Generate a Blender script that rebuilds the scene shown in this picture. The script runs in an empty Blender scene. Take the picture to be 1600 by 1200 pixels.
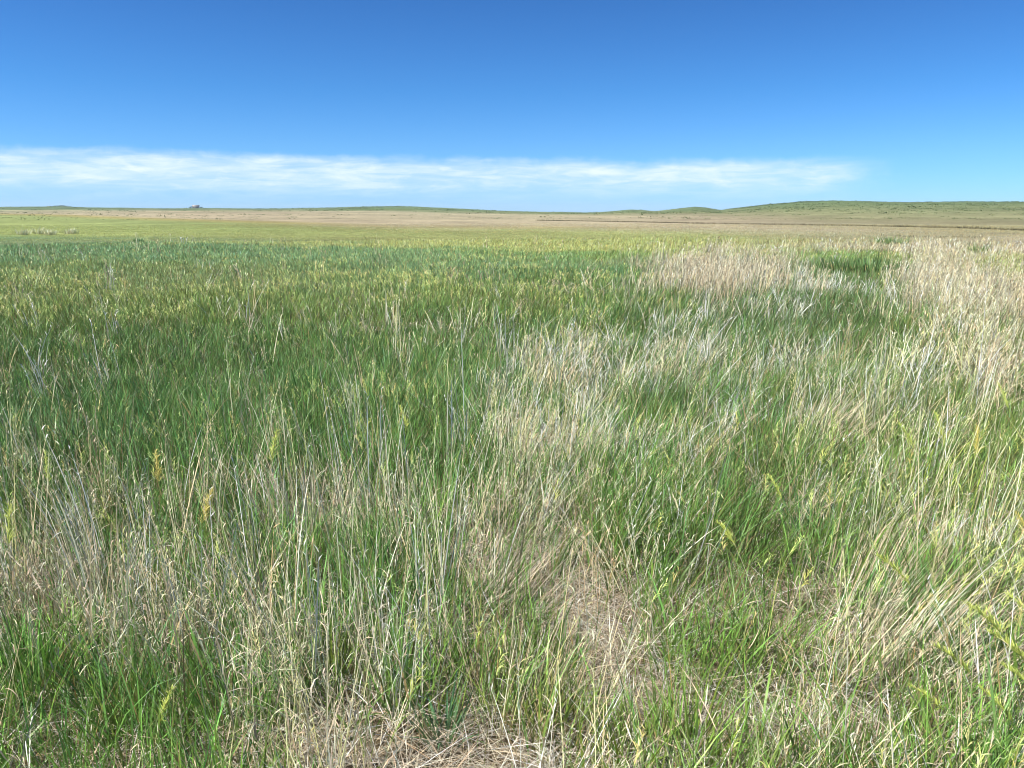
import bpy, math, random
import numpy as np
from mathutils import Vector

R = math.radians
rng = np.random.default_rng(7)
random.seed(7)
scn = bpy.context.scene

# ------------------------------------------------------------------ camera
CAM_H, F, PITCH = 1.65, 1232.0, math.atan(270 / 1232.0)
cam_d = bpy.data.cameras.new("camera"); cam = bpy.data.objects.new("camera", cam_d)
scn.collection.objects.link(cam); scn.camera = cam
cam.location = (0, 0, CAM_H); cam.rotation_euler = (math.pi / 2 - PITCH, 0, 0)
cam_d.sensor_width = 36; cam_d.lens = 36 * F / 1600; cam_d.clip_start = 0.05; cam_d.clip_end = 30000

# ------------------------------------------------------------------ sky and sun
SUN_EL, SUN_AZ = 50, -108          # azimuth measured from +Y (view direction), positive to the right
w = bpy.data.worlds.new("World"); scn.world = w; w.use_nodes = True
nt = w.node_tree; N = nt.nodes; L = nt.links
for n in list(N): N.remove(n)
def node(tree, typ, **kw):
    n = tree.nodes.new(typ)
    for k, v in kw.items(): setattr(n, k, v)
    return n
out = node(nt, 'ShaderNodeOutputWorld'); bg = node(nt, 'ShaderNodeBackground')
bg.inputs['Strength'].default_value = 0.065
sky = node(nt, 'ShaderNodeTexSky', sky_type='NISHITA'); sky.sun_disc = False
sky.sun_elevation = R(SUN_EL); sky.sun_rotation = R(SUN_AZ); sky.altitude = 1200
sky.air_density = 1.0; sky.dust_density = 0.3; sky.ozone_density = 3.0
hsv = node(nt, 'ShaderNodeHueSaturation'); hsv.inputs['Saturation'].default_value = 1.0
L.new(sky.outputs[0], hsv.inputs['Color'])
tc = node(nt, 'ShaderNodeTexCoord'); sep = node(nt, 'ShaderNodeSeparateXYZ'); L.new(tc.outputs['Generated'], sep.inputs[0])
def math_(op, a, b=None, c=None, clamp=False):
    m = node(nt, 'ShaderNodeMath', operation=op); m.use_clamp = clamp
    for i, x in enumerate((a, b, c)):
        if x is None: continue
        if isinstance(x, (int, float)): m.inputs[i].default_value = x
        else: L.new(x, m.inputs[i])
    return m.outputs[0]
def mrange(x, a, b, c=0.0, d=1.0, interp='SMOOTHSTEP'):
    m = node(nt, 'ShaderNodeMapRange', interpolation_type=interp); L.new(x, m.inputs[0])
    for i, v_ in enumerate((a, b, c, d)): m.inputs[i + 1].default_value = v_
    return m.outputs[0]
# high thin air is deeper blue overhead: grade the sky by elevation
tint = node(nt, 'ShaderNodeMix', data_type='RGBA', blend_type='MULTIPLY'); tint.inputs['Factor'].default_value = 1
ramp = node(nt, 'ShaderNodeValToRGB')
el = math_('ARCSINE', sep.outputs[2])
az = math_('ARCTAN2', sep.outputs[0], sep.outputs[1])
L.new(mrange(el, 0.0, R(36), 0, 1, 'LINEAR'), ramp.inputs[0])
SKY_STOPS = [(0.0, (0.44, 0.82, 1.50)), (0.11, (0.38, 0.76, 1.24)), (0.22, (0.28, 0.68, 1.12)), (0.44, (0.215, 0.53, 0.94)), (0.66, (0.5, 0.7, 1.0)), (1.0, (1.15, 1.15, 1.15))]
ramp.color_ramp.elements[0].position = 0; ramp.color_ramp.elements[1].position = 1
for p, c in SKY_STOPS[1:-1]: ramp.color_ramp.elements.new(p)
for e, (p, c) in zip(ramp.color_ramp.elements, SKY_STOPS):
    e.position = p; e.color = (*c, 1)
L.new(hsv.outputs[0], tint.inputs['A']); L.new(ramp.outputs[0], tint.inputs['B'])
# long bank of thin cirrus low over the horizon
def cloudnoise(sx, sy, off, detail, rough=0.55, dist=0.0):
    cmb = node(nt, 'ShaderNodeCombineXYZ'); L.new(math_('MULTIPLY', az, sx), cmb.inputs[0]); L.new(math_('MULTIPLY', el, sy), cmb.inputs[1]); cmb.inputs[2].default_value = off
    n = node(nt, 'ShaderNodeTexNoise'); n.inputs['Scale'].default_value = 1; n.inputs['Detail'].default_value = detail
    n.inputs['Roughness'].default_value = rough; n.inputs['Distortion'].default_value = dist
    L.new(cmb.outputs[0], n.inputs['Vector']); return n.outputs[0]
edge = math_('ADD', math_('MULTIPLY', math_('SUBTRACT', cloudnoise(7, 30, 3.1, 4), 0.5), R(0.9)), math_('MULTIPLY', math_('SUBTRACT', cloudnoise(34, 50, 9.3, 6, 0.6, 0.5), 0.5), R(0.7)))
# top of the bank slopes down to the right
top = math_('ADD', math_('MULTIPLY', az, -R(0.50)), math_('ADD', edge, R(3.62)))
rel = math_('SUBTRACT', el, top)
upper = mrange(rel, -R(0.72), R(0.24), 1, 0)
lower = mrange(el, R(0.5), R(2.3), 0.12, 1.0)
right = mrange(math_('ADD', az, math_('MULTIPLY', edge, 6)), R(19), R(25.5), 1, 0)
wisps = mrange(cloudnoise(9, 75, 7.7, 8, 0.6, 0.6), 0.34, 0.66, 0.48, 1.0)
fine = mrange(cloudnoise(30, 210, 1.7, 8, 0.55, 0.4), 0.3, 0.7, 0.84, 1.0)
cm = math_('MULTIPLY', math_('MULTIPLY', upper, lower), math_('MULTIPLY', right, math_('MULTIPLY', wisps, fine)))
puff = mrange(cloudnoise(24, 95, 5.5, 6, 0.5, 0.6), 0.42, 0.76, 0.0, 0.34)
cm = math_('ADD', math_('MULTIPLY', cm, 0.78), math_('MULTIPLY', math_('MULTIPLY', puff, upper), math_('MULTIPLY', lower, right)), clamp=True)
cl = node(nt, 'ShaderNodeMix', data_type='RGBA'); L.new(cm, cl.inputs['Factor']); L.new(tint.outputs['Result'], cl.inputs['A'])
cl.inputs['B'].default_value = (7.1, 8.2, 9.5, 1)
L.new(cl.outputs['Result'], bg.inputs['Color']); L.new(bg.outputs[0], out.inputs[0])

sd = bpy.data.lights.new("sun", 'SUN'); sd.energy = 5.0; sd.angle = R(0.53); sd.color = (1.0, 0.955, 0.88)
so = bpy.data.objects.new("sun", sd); scn.collection.objects.link(so)
sun_dir = Vector((math.sin(R(SUN_AZ)) * math.cos(R(SUN_EL)), math.cos(R(SUN_AZ)) * math.cos(R(SUN_EL)), math.sin(R(SUN_EL))))
so.rotation_euler = (-sun_dir).to_track_quat('-Z', 'Y').to_euler()
vs = scn.view_settings; vs.view_transform = 'Standard'; vs.look = 'None'; vs.exposure = 0.95; vs.gamma = 1
scn.cycles.max_bounces = 5; scn.cycles.diffuse_bounces = 2; scn.cycles.glossy_bounces = 2; scn.cycles.transmission_bounces = 3
scn.cycles.use_adaptive_sampling = False; scn.cycles.filter_width = 1.05

# ------------------------------------------------------------------ helpers
cp, sp = math.cos(PITCH), math.sin(PITCH)
def proj(x, y, z):
    """world -> photograph position (1600 x 1200)"""
    zz = z - CAM_H
    d = y * cp - zz * sp
    up = y * sp + zz * cp
    d = np.maximum(d, 1e-3)
    return 800 + F * x / d, 600 - F * up / d
def ray(u, v):
    a = (np.asarray(u, float) - 800) / F; b = (600 - np.asarray(v, float)) / F
    return a, cp + b * sp, -sp + b * cp
def at(u, v, z=0.0):
    dx, dy, dz = ray(u, v); t = (z - CAM_H) / dz
    return float(dx * t), float(dy * t)
def lin(c):
    c = np.asarray(c, float) / 255.0
    return np.where(c <= 0.04045, c / 12.92, ((c + 0.055) / 1.055) ** 2.4)
_g = np.random.default_rng(11).random((256, 256))
def vnoise(x, y, s=1.0, o=0.0):
    x = np.asarray(x) / s + 37.3 + o * 17.1; y = np.asarray(y) / s + 91.7 + o * 5.3
    i = np.floor(x).astype(int); j = np.floor(y).astype(int); fx = x - i; fy = y - j
    fx = fx * fx * (3 - 2 * fx); fy = fy * fy * (3 - 2 * fy)
    a = _g[i % 256, j % 256]; b = _g[(i + 1) % 256, j % 256]; c = _g[i % 256, (j + 1) % 256]; d = _g[(i + 1) % 256, (j + 1) % 256]
    return (a * (1 - fx) + b * fx) * (1 - fy) + (c * (1 - fx) + d * fx) * fy
def fbm(x, y, s, o=0.0):
    return (vnoise(x, y, s, o) * .5 + vnoise(x, y, s * .47, o + 1) * .3 + vnoise(x, y, s * .21, o + 2) * .2)
def sstep(x, a, b):
    t = np.clip((x - a) / (b - a), 0, 1); return t * t * (3 - 2 * t)

# horizon: photograph outline of the far hills turned into bearings and heights
PU = [-900, -300, 0, 60, 95, 130, 220, 300, 400, 500, 560, 620, 660, 700, 760, 800, 870, 930, 955, 985, 1005, 1022, 1060, 1086, 1104, 1125, 1150, 1200, 1255, 1305, 1370, 1420, 1500, 1600, 1900, 2500]
PV = [324, 322, 323.5, 323, 322.5, 324, 326, 325.5, 326, 325, 323, 322, 323.5, 325.5, 328.5, 330.5, 332.4, 333, 331, 328.6, 329.4, 331.3, 326.6, 323.6, 325, 328.8, 325.5, 319.5, 315, 313.4, 315, 316, 315, 315, 317, 322]
_dx, _dy, _dz = ray(PU, PV)
PTH = np.arctan2(_dx, _dy); PE = _dz / np.hypot(_dx, _dy)
PR = np.interp(PU, [-900, 850, 1000, 1140, 1300, 2500], [2600, 2400, 1900, 1200, 950, 1100])
def ground(x, y):
    x = np.asarray(x, float); y = np.asarray(y, float)
    r = np.maximum(np.hypot(x, y), 0.2); th = np.arctan2(x, y)
    e = np.interp(th, PTH, PE); rr = np.interp(th, PTH, PR)
    k = sstep(np.log(r), np.log(150), np.log(rr))
    e0 = -CAM_H / r
    wob = ((fbm(x, y, 170, 5) - .5) * 0.0036 + (fbm(x, y, 55, 15) - .5) * .0012) * sstep(r, 250, 600) * (1 - sstep(r / rr, .55, 1.0))
    z = CAM_H + r * (e0 * (1 - k) + e * k + wob)
    top = CAM_H + rr * e
    z = np.where(r > rr, top - (r - rr) * 0.012 - 3 * sstep(r, rr, rr * 1.3), z)
    near = (fbm(x, y, 2.3, 3) - .5) * 0.10 + (fbm(x, y, 9, 4) - .5) * .16 * sstep(r, 4, 14)
    return z + near * (1 - sstep(r, 60, 140))

# colour of the far fields, by bands whose edges run obliquely across the plain
C = dict(ridL=(112, 130, 96), ridG=(110, 130, 88), tan=(178, 170, 138), pink=(178, 165, 136), brn=(160, 150, 98), yg=(146, 158, 100),
         yg2=(164, 176, 106), teal=(112, 148, 100), mix=(132, 156, 86), oliv=(138, 144, 102), olt=(152, 147, 112), lil=(164, 156, 134), grn=(108, 142, 78))
BU = [0, 300, 600, 900, 1100, 1300, 1600]
BANDS = [
 [(322,'ridL'),(326,'ridL'),(328,'tan'),(332,'tan'),(334,'brn'),(338,'yg'),(366,'yg2'),(371,'teal'),(395,'teal'),(405,'mix')],
 [(325,'ridL'),(327,'ridL'),(329,'pink'),(341,'pink'),(344,'brn'),(348,'yg'),(368,'yg2'),(373,'teal'),(392,'teal'),(402,'mix')],
 [(322,'ridG'),(327,'ridG'),(330,'tan'),(350,'pink'),(354,'brn'),(358,'yg'),(374,'yg2'),(378,'teal'),(402,'teal'),(412,'mix')],
 [(332,'ridG'),(334,'oliv'),(337,'tan'),(353,'pink'),(356,'brn'),(359,'yg'),(378,'yg2'),(385,'grn'),(398,'teal'),(410,'mix')],
 [(324,'ridG'),(331,'oliv'),(340,'pink'),(355,'pink'),(358,'tan'),(361,'yg'),(386,'yg2'),(391,'grn'),(396,'lil'),(410,'lil')],
 [(314,'ridG'),(326,'oliv'),(344,'olt'),(361,'lil'),(364,'oliv'),(368,'oliv'),(376,'lil'),(384,'grn'),(396,'grn'),(410,'lil')],
 [(315,'ridG'),(326,'oliv'),(348,'olt'),(362,'olt'),(367,'lil'),(372,'lil'),(386,'lil'),(394,'yg'),(404,'yg2'),(416,'lil')]]
BV = np.array([[k[0] for k in b] for b in BANDS], float); BC = np.array([[lin(C[k[1]]) for k in b] for b in BANDS])
def bandcol(u, v):
    u = np.clip(np.asarray(u, float), 0, 1600); v = np.asarray(v, float)
    i = np.clip(np.searchsorted(BU, u, side='right') - 1, 0, len(BU) - 2)
    t = (u - np.array(BU)[i]) / (np.array(BU)[i + 1] - np.array(BU)[i]); t = np.clip(t, 0, 1)
    kv = BV[i] * (1 - t[:, None]) + BV[i + 1] * t[:, None]
    kc = BC[i] * (1 - t[:, None, None]) + BC[i + 1] * t[:, None, None]
    vv = np.clip(v, kv[:, 0], kv[:, -1])
    res = kc[:, 0].copy()
    for k in range(kv.shape[1] - 1):
        a, b = kv[:, k], kv[:, k + 1]
        s = np.clip((vv - a) / np.maximum(b - a, .01), 0, 1)
        m = vv >= a
        res[m] = (kc[:, k] * (1 - s[:, None]) + kc[:, k + 1] * s[:, None])[m]
    return res

# ------------------------------------------------------------------ materials
def mat_attr(name, rough=0.6, transl=0.28, gain=1.0, spec=0.25, noise=None):
    m = bpy.data.materials.new(name); m.use_nodes = True; t = m.node_tree
    for n in list(t.nodes): t.nodes.remove(n)
    o = node(t, 'ShaderNodeOutputMaterial'); p = node(t, 'ShaderNodeBsdfPrincipled')
    a = node(t, 'ShaderNodeAttribute'); a.attribute_name = 'col'
    g = node(t, 'ShaderNodeVectorMath', operation='SCALE'); g.inputs['Scale'].default_value = gain
    t.links.new(a.outputs['Color'], g.inputs[0]); col = g.outputs[0]
    if noise:
        for sc_, amp in noise:
            tx = node(t, 'ShaderNodeTexCoord'); nz = node(t, 'ShaderNodeTexNoise'); nz.inputs['Scale'].default_value = sc_; nz.inputs['Detail'].default_value = 6
            nz.inputs['Roughness'].default_value = 0.7
            t.links.new(tx.outputs['Object'], nz.inputs['Vector'])
            mr = node(t, 'ShaderNodeMapRange'); t.links.new(nz.outputs[0], mr.inputs[0])
            mr.inputs[1].default_value = 0.3; mr.inputs[2].default_value = 0.7; mr.inputs[3].default_value = 1 - amp; mr.inputs[4].default_value = 1 + amp
            mm = node(t, 'ShaderNodeVectorMath', operation='SCALE'); t.links.new(col, mm.inputs[0]); t.links.new(mr.outputs[0], mm.inputs['Scale']); col = mm.outputs[0]
    t.links.new(col, p.inputs['Base Color']); p.inputs['Roughness'].default_value = rough; p.inputs['Specular IOR Level'].default_value = spec
    if transl > 0:
        tr = node(t, 'ShaderNodeBsdfTranslucent'); t.links.new(col, tr.inputs['Color'])
        mx = node(t, 'ShaderNodeMixShader'); mx.inputs[0].default_value = transl
        t.links.new(p.outputs[0], mx.inputs[1]); t.links.new(tr.outputs[0], mx.inputs[2]); t.links.new(mx.outputs[0], o.inputs[0])
    else: t.links.new(p.outputs[0], o.inputs[0])
    return m
M_GREEN = mat_attr('green_leaf', 0.42, 0.19, 1.0, 0.35)
M_DRY = mat_attr('dry_straw', 0.6, 0.12, 1.0, 0.3)
M_GROUND = mat_attr('prairie_ground', 0.95, 0.0, 1.0, 0.05, noise=[(0.012, .28), (0.09, .34), (1.1, .45), (38, .35)])

def put(name, V, T, col=None, m=None, parent=None, label=None, cat=None, kind=None, group=None, smooth=False):
    me = bpy.data.meshes.new(name)
    V = np.ascontiguousarray(V, dtype=np.float32); T = np.ascontiguousarray(T, dtype=np.int32)
    k = T.shape[1]
    me.vertices.add(len(V)); me.vertices.foreach_set('co', V.ravel())
    me.loops.add(T.size); me.loops.foreach_set('vertex_index', T.ravel())
    me.polygons.add(len(T)); me.polygons.foreach_set('loop_start', np.arange(0, T.size, k, dtype=np.int32))
    if smooth: me.polygons.foreach_set('use_smooth', np.ones(len(T), dtype=bool))
    me.update(calc_edges=True)
    if col is not None:
        at_ = me.attributes.new('col', 'FLOAT_COLOR', 'POINT')
        c4 = np.ones((len(V), 4), np.float32); c4[:, :3] = col; at_.data.foreach_set('color', c4.ravel())
    if m: me.materials.append(m)
    o = bpy.data.objects.new(name, me); scn.collection.objects.link(o)
    if parent: o.parent = parent
    if label: o['label'] = label
    if cat: o['category'] = cat
    if kind: o['kind'] = kind
    if group: o['group'] = group
    return o
def thing(name, label, cat, loc, group=None):
    o = bpy.data.objects.new(name, None); scn.collection.objects.link(o); o.location = loc; o.empty_display_size = .1
    o['label'] = label; o['category'] = cat
    if group: o['group'] = group
    return o

# ------------------------------------------------------------------ ground sheet
ths = np.concatenate([np.linspace(-math.pi, R(-52), 50, endpoint=False), np.linspace(R(-52), R(52), 760, endpoint=False), np.linspace(R(52), math.pi, 50)])
rs = np.exp(np.linspace(math.log(0.4), math.log(5000), 330))
TH, RR = np.meshgrid(ths, rs, indexing='ij')
GX = (RR * np.sin(TH)).ravel(); GY = (RR * np.cos(TH)).ravel(); GZ = ground(GX, GY)
# sink the sheet under the blades: canopy beyond 90 m is the sheet itself
thc = np.clip(TH.ravel(), R(-33), R(33)); rr_ = RR.ravel()
uu, vv = proj(rr_ * np.sin(thc), rr_ * np.cos(thc), GZ)
wn = (fbm(GX, GY, 60, 8) - .5)
gc = bandcol(uu, vv + wn * 5 * sstep(rr_, 30, 90))
mot = sstep(fbm(GX, GY, 70, 61), .35, .65)[:, None] * sstep(rr_, 300, 700)[:, None]
gc = gc * (1 + .10 * (fbm(GX, GY, 220, 62) - .5)[:, None] * 2)
gc = gc * (1 - .6 * mot) + lin((106, 126, 80)) * .6 * mot
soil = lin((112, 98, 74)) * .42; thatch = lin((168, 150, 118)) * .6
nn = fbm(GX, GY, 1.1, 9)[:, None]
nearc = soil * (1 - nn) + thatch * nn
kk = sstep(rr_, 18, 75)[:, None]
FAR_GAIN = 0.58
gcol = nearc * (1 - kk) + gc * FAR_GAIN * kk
n1, n2 = len(ths), len(rs)
idx = np.arange(n1 * n2).reshape(n1, n2)
quads = np.stack([idx[:-1, :-1].ravel(), idx[:-1, 1:].ravel(), idx[1:, 1:].ravel(), idx[1:, :-1].ravel()], 1)[:, ::-1]
GV = np.stack([GX, GY, GZ], 1)
# close the small hole under the camera
c0 = len(GV); GV = np.vstack([GV, [[0, 0, float(ground(0., .3))]]]); gcol = np.vstack([gcol, gcol[:1]])
fan = np.stack([idx[:-1, 0], idx[1:, 0], np.full(n1 - 1, c0), np.full(n1 - 1, c0)], 1)
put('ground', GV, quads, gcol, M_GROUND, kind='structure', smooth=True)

# ------------------------------------------------------------------ grass ribbons
def path(root, az, h, p0, p1, ts):
    """positions along curved stems: az heading of lean, p0 angle from vertical at the base, p1 added by the tip"""
    n = len(az); K = 8; tt = (np.arange(K) + .5) / K
    res = []
    for t in ts:
        s = tt * t
        ph = p0[:, None] + p1[:, None] * (s ** 1.5)[None]
        hor = np.sin(ph).mean(1) * t * h; ver = np.cos(ph).mean(1) * t * h
        res.append(np.stack([root[:, 0] + np.sin(az) * hor, root[:, 1] + np.cos(az) * hor, root[:, 2] + ver], 1))
    return np.stack(res, 1)          # n, len(ts), 3
def ribbons(root, az, h, p0, p1, wd, seg, c_base, c_tip, taper='leaf', face=None):
    n = len(az)
    if n == 0: return np.zeros((0, 3)), np.zeros((0, 3), int), np.zeros((0, 3))
    ts = np.arange(seg + 1) / seg
    P = path(root, az, h, p0, p1, ts)
    fa = rng.normal(0, 0.9, n) if face is None else face
    side = np.stack([np.cos(fa), np.sin(fa), np.zeros(n)], 1)
    if taper == 'leaf': wt = (1 - ts ** 1.6) * (0.55 + 0.9 * np.minimum(ts * 2.2, 1)) * .75
    elif taper == 'stem': wt = 1 - 0.55 * ts
    else: wt = np.interp(ts, [0, .35, 1], [.35, 1, 0])
    V = []; Cc = []
    for k in range(seg):
        o = side * (wd * wt[k] * .5)[:, None]
        c = c_base * (1 - ts[k]) + c_tip * ts[k]
        V += [P[:, k] - o, P[:, k] + o]; Cc += [c, c]
    V.append(P[:, seg]); Cc.append(c_tip)
    V = np.stack(V, 1).reshape(-1, 3); Cc = np.stack(Cc, 1).reshape(-1, 3)
    m = 2 * seg + 1; T = []
    for k in range(seg - 1):
        a = 2 * k; T += [(a, a + 1, a + 3), (a, a + 3, a + 2)]
    a = 2 * (seg - 1); T.append((a, a + 1, a + 2))
    T = (np.arange(n)[:, None, None] * m + np.array(T)[None]).reshape(-1, 3)
    return V, T, Cc
class Acc:
    def __init__(s): s.V = []; s.T = []; s.C = []; s.n = 0
    def add(s, vtc):
        V, T, Cc = vtc
        if len(V) == 0: return
        s.V.append(V); s.T.append(T + s.n); s.C.append(Cc); s.n += len(V)
    def build(s, name, m, **kw):
        return put(name, np.vstack(s.V), np.vstack(s.T), np.vstack(s.C), m, **kw)
def blob(u, v, cu, cv, su, sv, rot=0.0):
    c, s = math.cos(R(rot)), math.sin(R(rot)); du, dv = u - cu, v - cv
    a = (du * c + dv * s) / su; b = (-du * s + dv * c) / sv
    return np.exp(-0.5 * (a * a + b * b) ** 1.4)
def pixpos(x, y, h=0.35):
    """where the top of the grass at this spot shows, with wandering edges"""
    z = ground(x, y)
    u, v = proj(x, y, z + h)
    r = np.hypot(x, y); s = F / np.maximum(r, 1) * np.clip(r / 11, .25, 1)
    u = u + (fbm(x, y, 2.2, 21) - .5) * s * 1.3
    v = v + (fbm(x, y, 1.7, 22) - .5) * s * .55
    return np.clip(np.where(y < .4, np.where(x < 0, 15, 1585), u), 15, 1585), np.where(y < .4, 1185, np.minimum(v, 1185)), z
def scatter(r0, r1, dens, fall=0.0, rref=6.0):
    """random spots in the sector seen (with room to the sides); dens per m2 at rref, falling as r^-fall"""
    if r0 < 1.6: r0 = .7
    rr = np.exp(np.linspace(math.log(r0), math.log(r1), 400)); aa = np.minimum(R(43) + 3.4 / rr, R(150))   # room for a step to the side
    d = dens * np.minimum((rref / rr) ** fall, 1.0) if fall else np.full(400, dens)
    cum = np.concatenate([[0], np.cumsum((d * rr * aa)[:-1] * np.diff(rr))]) * 2
    n = int(cum[-1]); q = rng.random(n) * cum[-1]
    r = np.interp(q, cum, rr); t = (rng.random(n) * 2 - 1) * np.interp(r, rr, aa)
    return r * np.sin(t), r * np.cos(t)

# masks in terms of where things stand
def m_bare(u, v):
    b = blob(u, v, 560, 1180, 120, 45) + blob(u, v, 895, 965, 75, 55, 20) + .9 * blob(u, v, 1240, 1110, 110, 55) + .8 * blob(u, v, 985, 1090, 90, 50) \
        + .3 * blob(u, v, 1120, 930, 90, 40) + .5 * blob(u, v, 800, 1180, 160, 60) + .45 * blob(u, v, 1270, 575, 30, 16) + .6 * blob(u, v, 860, 850, 60, 20, -15)
    return np.clip(b * 1.25, 0, 1)
def m_tan(u, v):   # stands of tall pale dead grass
    t = .9 * blob(u, v, 1130, 424, 85, 22) + .8 * blob(u, v, 1545, 456, 90, 34, 12) + .5 * blob(u, v, 1610, 515, 60, 30) + .4 * blob(u, v, 1450, 420, 30, 26)
    return np.clip(t, 0, 1) * (1 - .85 * m_lane(u, v))
def m_lane(u, v):  # fresh dark green hollows inside the rough strip
    return np.clip(blob(u, v, 1330, 482, 60, 34) + .9 * blob(u, v, 1170, 478, 85, 16) + blob(u, v, 1370, 398, 50, 14) + .6 * blob(u, v, 1335, 440, 45, 24) + .8 * blob(u, v, 1225, 545, 45, 26) + .8 * blob(u, v, 1190, 690, 45, 50)
        + .8 * blob(u, v, 1250, 640, 70, 30) + .9 * blob(u, v, 990, 800, 110, 40) + .6 * blob(u, v, 1000, 585, 60, 18) + .8 * blob(u, v, 640, 640, 120, 40), 0, 1)
def m_straw(u, v): # scattered bleached stalks and leaves
    t = .85 * blob(u, v, 430, 870, 290, 130, 6) + .65 * blob(u, v, 90, 930, 150, 190) + 1.0 * blob(u, v, 870, 640, 110, 55, -20) + .5 * blob(u, v, 1100, 700, 150, 55) \
        + .85 * blob(u, v, 1380, 720, 160, 120, 20) + 1.0 * blob(u, v, 1440, 940, 150, 230, 10) + 1.0 * blob(u, v, 800, 960, 100, 170, 8) + .45 * blob(u, v, 600, 980, 200, 160) \
        + .5 * blob(u, v, 1060, 560, 280, 50) + .6 * blob(u, v, 1560, 650, 110, 160) + .6 * blob(u, v, 280, 1100, 330, 130) + .4 * blob(u, v, 1000, 1150, 400, 60) \
        + .5 * blob(u, v, 1400, 378, 200, 8)
    return np.clip(t * 1.15, 0, 1.2) * (1 - .92 * m_lane(u, v))
def m_tall(u, v): # clumps of the tallest upright straws
    return np.clip(.8 * blob(u, v, 480, 750, 180, 80) + .6 * blob(u, v, 170, 800, 170, 90) + .12 * blob(u, v, 830, 600, 110, 60) + .7 * blob(u, v, 1480, 760, 130, 170) + .4 * blob(u, v, 620, 900, 120, 120), 0, 1)
def m_sage(u, v):  # pale grey green leaning grass
    t = blob(u, v, 960, 535, 130, 40, -12) + blob(u, v, 1150, 560, 190, 65) + .8 * blob(u, v, 1350, 430, 60, 12) + .7 * blob(u, v, 1250, 445, 60, 22) + .4 * blob(u, v, 1050, 650, 230, 60)
    return np.clip(t, 0, 1) * (1 - .9 * m_lane(u, v))
def m_yel(u, v):   # yellow green seed heads
    t = .5 * blob(u, v, 150, 500, 320, 55) + .6 * blob(u, v, 450, 448, 330, 16) + .5 * blob(u, v, 60, 425, 120, 22) + .55 * blob(u, v, 700, 420, 250, 26) \
        + .5 * blob(u, v, 150, 690, 230, 60) + .75 * blob(u, v, 1460, 680, 160, 60) + 1.0 * blob(u, v, 1530, 930, 120, 210) + .5 * blob(u, v, 1180, 790, 130, 80) \
        + .3 * blob(u, v, 600, 580, 300, 60) + .4 * blob(u, v, 850, 460, 160, 40)
    return np.clip(t * 1.25, 0, 1)

GP = [  # leaf colour as it reads across the meadow (u, v, spread_u, spread_v, colour)
 (200, 400, 300, 14, (104, 146, 104)), (700, 398, 300, 14, (98, 144, 100)), (40, 430, 130, 24, (134, 158, 88)), (330, 414, 120, 12, (152, 158, 92)), (480, 448, 260, 12, (138, 158, 84)),
 (250, 432, 200, 10, (88, 126, 82)), (300, 520, 320, 40, (74, 116, 54)), (750, 450, 220, 30, (74, 114, 50)), (900, 480, 120, 40, (68, 106, 44)), (300, 600, 300, 50, (70, 114, 58)),
 (700, 600, 160, 60, (86, 128, 66)), (100, 640, 120, 50, (80, 124, 74)), (150, 800, 220, 120, (88, 128, 60)), (550, 780, 220, 120, (94, 140, 70)), (100, 1080, 200, 120, (104, 152, 66)),
 (450, 1050, 200, 150, (92, 142, 68)), (900, 800, 160, 100, (84, 134, 58)), (850, 1080, 160, 120, (116, 140, 66)), (1080, 850, 130, 120, (88, 128, 54)), (1050, 1130, 180, 80, (112, 146, 62)),
 (1340, 400, 60, 14, (86, 122, 68)), (1340, 480, 70, 30, (78, 122, 66)), (1180, 480, 100, 24, (88, 126, 78)), (1100, 570, 260, 60, (86, 128, 70)), (1200, 700, 200, 80, (82, 128, 62)),
 (1450, 700, 160, 60, (112, 138, 64)), (1500, 900, 160, 150, (96, 140, 68)), (1300, 1050, 200, 120, (98, 138, 62)), (1560, 410, 60, 10, (152, 168, 90)), (1480, 560, 150, 60, (106, 132, 72))]
GPc = np.array([lin(g[4]) for g in GP])
def leafcol(u, v):
    wts = np.stack([np.exp(-0.5 * (((u - g[0]) / g[2]) ** 2 + ((v - g[1]) / g[3]) ** 2)) for g in GP], 1) ** .7 + 1e-6
    c = (wts[:, :, None] * GPc[None]).sum(1) / wts.sum(1)[:, None]
    k = sstep(v, 392, 410)[:, None]
    return bandcol(u, v) * (1 - k) + c * k
def hsvjit(c, n, a=.18, b=.10):
    g = np.exp(rng.normal(0, a, n))[:, None]
    warm = rng.normal(0, b, n)
    return np.clip(c * g * np.stack([1 + warm, np.ones(n), 1 - warm], 1), 0.004, .75)
PX = 1 / 788.0
LEAF_GAIN = 1.0

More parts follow.
